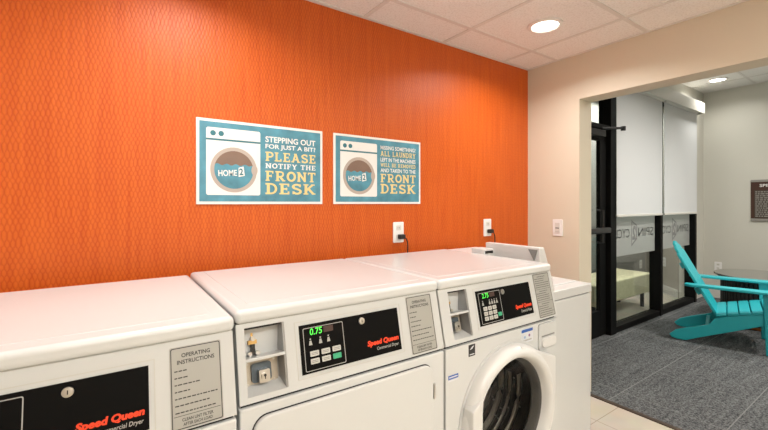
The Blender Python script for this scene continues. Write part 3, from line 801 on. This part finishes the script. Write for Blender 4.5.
        k = MB(); k.box(.112, .146, -.0006, 0, .758, .800, M_ink); k.box(.117, .141, -.0010, -.0006, .763, .766, M_stick); k.prism([(.118, .782), (.130, .792), (.140, .794), (.130, .784)], 'y', -.0010, -.0006, M_stick); k.build('energy_sticker', t)
        k = MB(); k.box(.012, .060, -.0006, 0, .700, .714, M_blue); k.box(.016, .056, -.0010, -.0006, .705, .709, M_stick); k.box(.012, .060, -.0006, 0, .693, .698, M_stick); k.build('blue_strip_label', t)
    return t

machine('coin_dryer', 'white coin-operated front dryer at the left edge of the photo, cut off by the frame', 'dryer', (-.430, YB-.022, -.005), low=.005, pv=-.010, price='0.75', group='coin dryers against the orange wall')
machine('coin_dryer', 'white coin-operated dryer showing 0.75, between the first dryer and the front-load washer', 'dryer', (.258, YB, 0), price='0.75', group='coin dryers against the orange wall')
machine('front_load_washer', 'white coin-operated front-load washer with a round glass door', 'washing machine', (.941, YB, 0), washer=True, price='2.75')
for o in list(COL.objects):
    pass

# ------------------------------------------------------------------ top-load washer turned sideways
t = thing('top_load_washer', 'white top-load washer turned sideways beyond the front-load washer', 'washing machine', (1.655, 1.12, 0))
k = MB(); k.box(0, .522, 0, .62, .02, .815, M_enamel); k.build('cabinet', t, bevel=.006, seg=3)
k = MB(); k.box(.01, .515, .01, .61, .812, .822, M_gap); k.box(0, .525, -.003, .623, .820, .868, M_enamel); k.build('top_deck', t, bevel=.006, seg=3)
k = MB(); k.box(.16, .50, .07, .55, .868, .874, M_enamel); k.build('washer_lid', t, bevel=.004)
k = MB(); k.prism([(.055, .866), (.045, 1.093), (.082, 1.093), (.165, .90), (.175, .866)], 'y', .0, .335, M_plastic); c = k.build('rear_console', t, bevel=.005, seg=3)
k = MB(); k.prism([(.012, 1.082), (.062, 1.082), (.030, 1.028)], 'x', .041, .048, M_greytri); o = k.build('end_cap', t); o['label'] = 'grey triangular cap'
for fx in (.05, .47):
    for fy in (.06, .56):
        k = MB(); k.cyl(.02, 0, .022, M_blackp, Matrix.Translation((fx, fy, 0)), 16); k.build('foot', t)
k = MB(); k.box(.0, .265, .40, .60, .866, 1.030, M_plastic); mc = k.build('meter_case', t, bevel=.005, seg=3)
k = MB(); k.box(-.028, .050, .28, .37, .90, 1.064, M_plastic); mb = k.build('coin_box', mc, bevel=.003, seg=2)
k = MB(); k.box(-.020, .040, .278, .281, 1.040, 1.054, M_blackp); o = k.build('coin_slot', t); o['label'] = 'black slot'

# ------------------------------------------------------------------ lobby bench and rug
t = thing('lobby_bench', 'pale green upholstered bench seen through the glass front', 'bench', (4.95, 2.33, 0))
k = MB(); k.box(-.70, .66, -.20, .22, .19, .43, M_bench); k.build('seat_cushion', t, bevel=.02, seg=4)
for fx in (-.62, .58):
    for fy in (-.13, .15):
        k = MB(); k.cyl(.022, 0, .195, M_closer, Matrix.Translation((fx, fy, 0)), 14); k.build('leg', t)
k = MB(); k.box(-.9, .9, -.10, .10, 0, .006, M_rug); o = k.build('lobby_rug', loc=(5.6, 2.62, 0)); o['label'] = 'dark grey rug strip on the lobby tiles behind the bench'; o['category'] = 'rug'

# ------------------------------------------------------------------ adirondack chair
t = thing('adirondack_chair', 'turquoise adirondack chair on the grey carpet beside the round table', 'chair', (4.71, 1.60, .004), math.radians(14))
# local: x across (-near, + far), -y forward
up = [(0, .035), (-.05, .085), (-.14, .125), (-.25, .165), (-.30, .185), (-.335, .245), (-.38, .268), (-.45, .292), (-.56, .335), (-.66, .372), (-.745, .375)]
lowp = [(-.745, .285), (-.60, .215), (-.40, .125), (-.22, .045), (-.13, .002), (-.06, 0), (-.02, .010)]
for x in (-.265, .235):
    k = MB(); k.prism(up+lowp, 'x', x, x+.030, M_chair); k.build('side_rail', t, bevel=.006, seg=2)
for i in range(5):
    y = -.385-i*.080; z = .288+i*.0195
    Q = Matrix.Translation((0, y, z)) @ Matrix.Rotation(math.radians(-13 if i < 4 else 2), 4, 'X')
    k = MB(); k.box(-.29, .29, -.037, .037, -.006, .016, M_chair, Q); k.build('seat_slat', t, bevel=.006, seg=2)
BM = Matrix.Translation((0, -.365, .245)) @ Matrix.Rotation(math.radians(-27.5), 4, 'X')
n = 7
for i in range(n):
    u = i-(n-1)/2; tilt = u*1.6
    L_ = .76-.012*u*u
    Q = BM @ Matrix.Translation((u*.063, 0, 0)) @ Matrix.Rotation(math.radians(tilt), 4, 'Y')
    k = MB(); w_ = .029
    k.prism([(-w_, 0), (w_, 0), (w_, L_-.03-(.006 if u > 0 else 0)), (w_*.6, L_-.008), (0, L_), (-w_*.6, L_-.008), (-w_, L_-.03-(.006 if u < 0 else 0))], 'y', -.011, .011, M_chair, Q)
    k.build('back_slat', t, bevel=.004, seg=2)
k = MB(); k.box(-.22, .22, .012, .040, .50, .555, M_chair, BM); k.build('back_brace', t, bevel=.005)
k = MB(); k.box(-.20, .20, .012, .045, .235, .300, M_chair, BM); k.build('back_brace', t, bevel=.005)
k = MB(); k.box(-.232, .232, -.30, -.268, .075, .165, M_chair); k.build('rear_stretcher', t, bevel=.005)
for s_ in (-1, 1):
    x = s_*.310
    k = MB(); pts = [(x-s_*.045, -.13), (x+s_*.02, -.12), (x+s_*.055, -.17), (x+s_*.062, -.75), (x+s_*.055, -.84), (x-s_*.05, -.855), (x-s_*.065, -.80), (x-s_*.055, -.55), (x-s_*.045, -.3)]
    k.prism(pts, 'z', .530, .554, M_chair); k.build('armrest', t, bevel=.006, seg=3)
    k = MB(); x0 = s_*.268
    k.prism([(-.765, 0), (-.675, 0), (-.655, .530), (-.770, .530)], 'x', min(x0, x0+s_*.028), max(x0, x0+s_*.028), M_chair); k.build('front_leg', t, bevel=.005)
    k = MB(); x1 = s_*.297
    k.prism([(-.70, .53), (-.70, .40), (-.715, .40), (-.79, .53)], 'x', min(x1, x1+s_*.025), max(x1, x1+s_*.025), M_chair); k.build('arm_bracket', t, bevel=.004)
    k = MB()
    for yy, zz in ((-.70, .33), (-.735, .30)): k.cyl(.007, -.002, .004, M_bolt, Matrix.Translation((x0+s_*.028, yy, zz)) @ Matrix.Rotation(s_*PI/2, 4, 'Y'), 12)
    k.build('bolt_pair', t)
k = MB(); k.box(-.268, .268, -.770, -.745, .285, .375, M_chair); k.build('front_apron', t, bevel=.005)

# ------------------------------------------------------------------ round table
t = thing('round_table', 'round dark drum table with slatted side behind the turquoise chair', 'table', (5.78, 1.11, .004))
k = MB(); k.lathe([(0, .505), (.40, .505), (.425, .512), (.428, .522), (.420, .528), (0, .528)], M_tabtop, None, 64); k.build('tabletop', t)
k = MB(); k.lathe([(.352, .03), (.352, .47), (.300, .47), (.300, .03)], M_gap, None, 64, closed=True)
for i in range(64):
    k.box(.348, .366, -.011, .011, .02, .485, M_tabs, Matrix.Rotation(2*PI*i/64, 4, 'Z'))
k.build('slatted_drum', t)
k = MB(); k.lathe([(.35, .47), (.392, .49), (.392, .506), (.30, .506), (.30, .47)], M_tabs, None, 64, closed=True); k.build('top_rim', t)
k = MB(); k.lathe([(0, 0), (.36, 0), (.37, .01), (.37, .03), (0, .03)], M_ember, None, 64); o = k.build('base_ring', t); o['label'] = 'copper coloured base'

# ------------------------------------------------------------------ world, camera, view
w = bpy.data.worlds.new('World'); scene.world = w; w.use_nodes = True
w.node_tree.nodes['Background'].inputs[0].default_value = (1, .95, .88, 1); w.node_tree.nodes['Background'].inputs[1].default_value = .4
cam = bpy.data.cameras.new('camera'); co = bpy.data.objects.new('camera', cam); COL.objects.link(co); scene.camera = co
cam.sensor_fit = 'HORIZONTAL'; cam.sensor_width = 36; cam.lens = 392/768*36; cam.shift_y = -12/768; cam.clip_start = .02
th = math.atan2(561, 392)
co.location = (0, 0, 1.31); co.rotation_euler = (PI/2, 0, PI/2-(PI/2-0)+0)
fx, fy = math.cos(th), math.sin(th)
co.rotation_euler = Vector((fx, fy, 0)).to_track_quat('-Z', 'Y').to_euler()
vs = scene.view_settings
vs.view_transform = 'Standard'; vs.look = 'None'; vs.gamma = 1; vs.use_curve_mapping = False; vs.exposure = -0.42
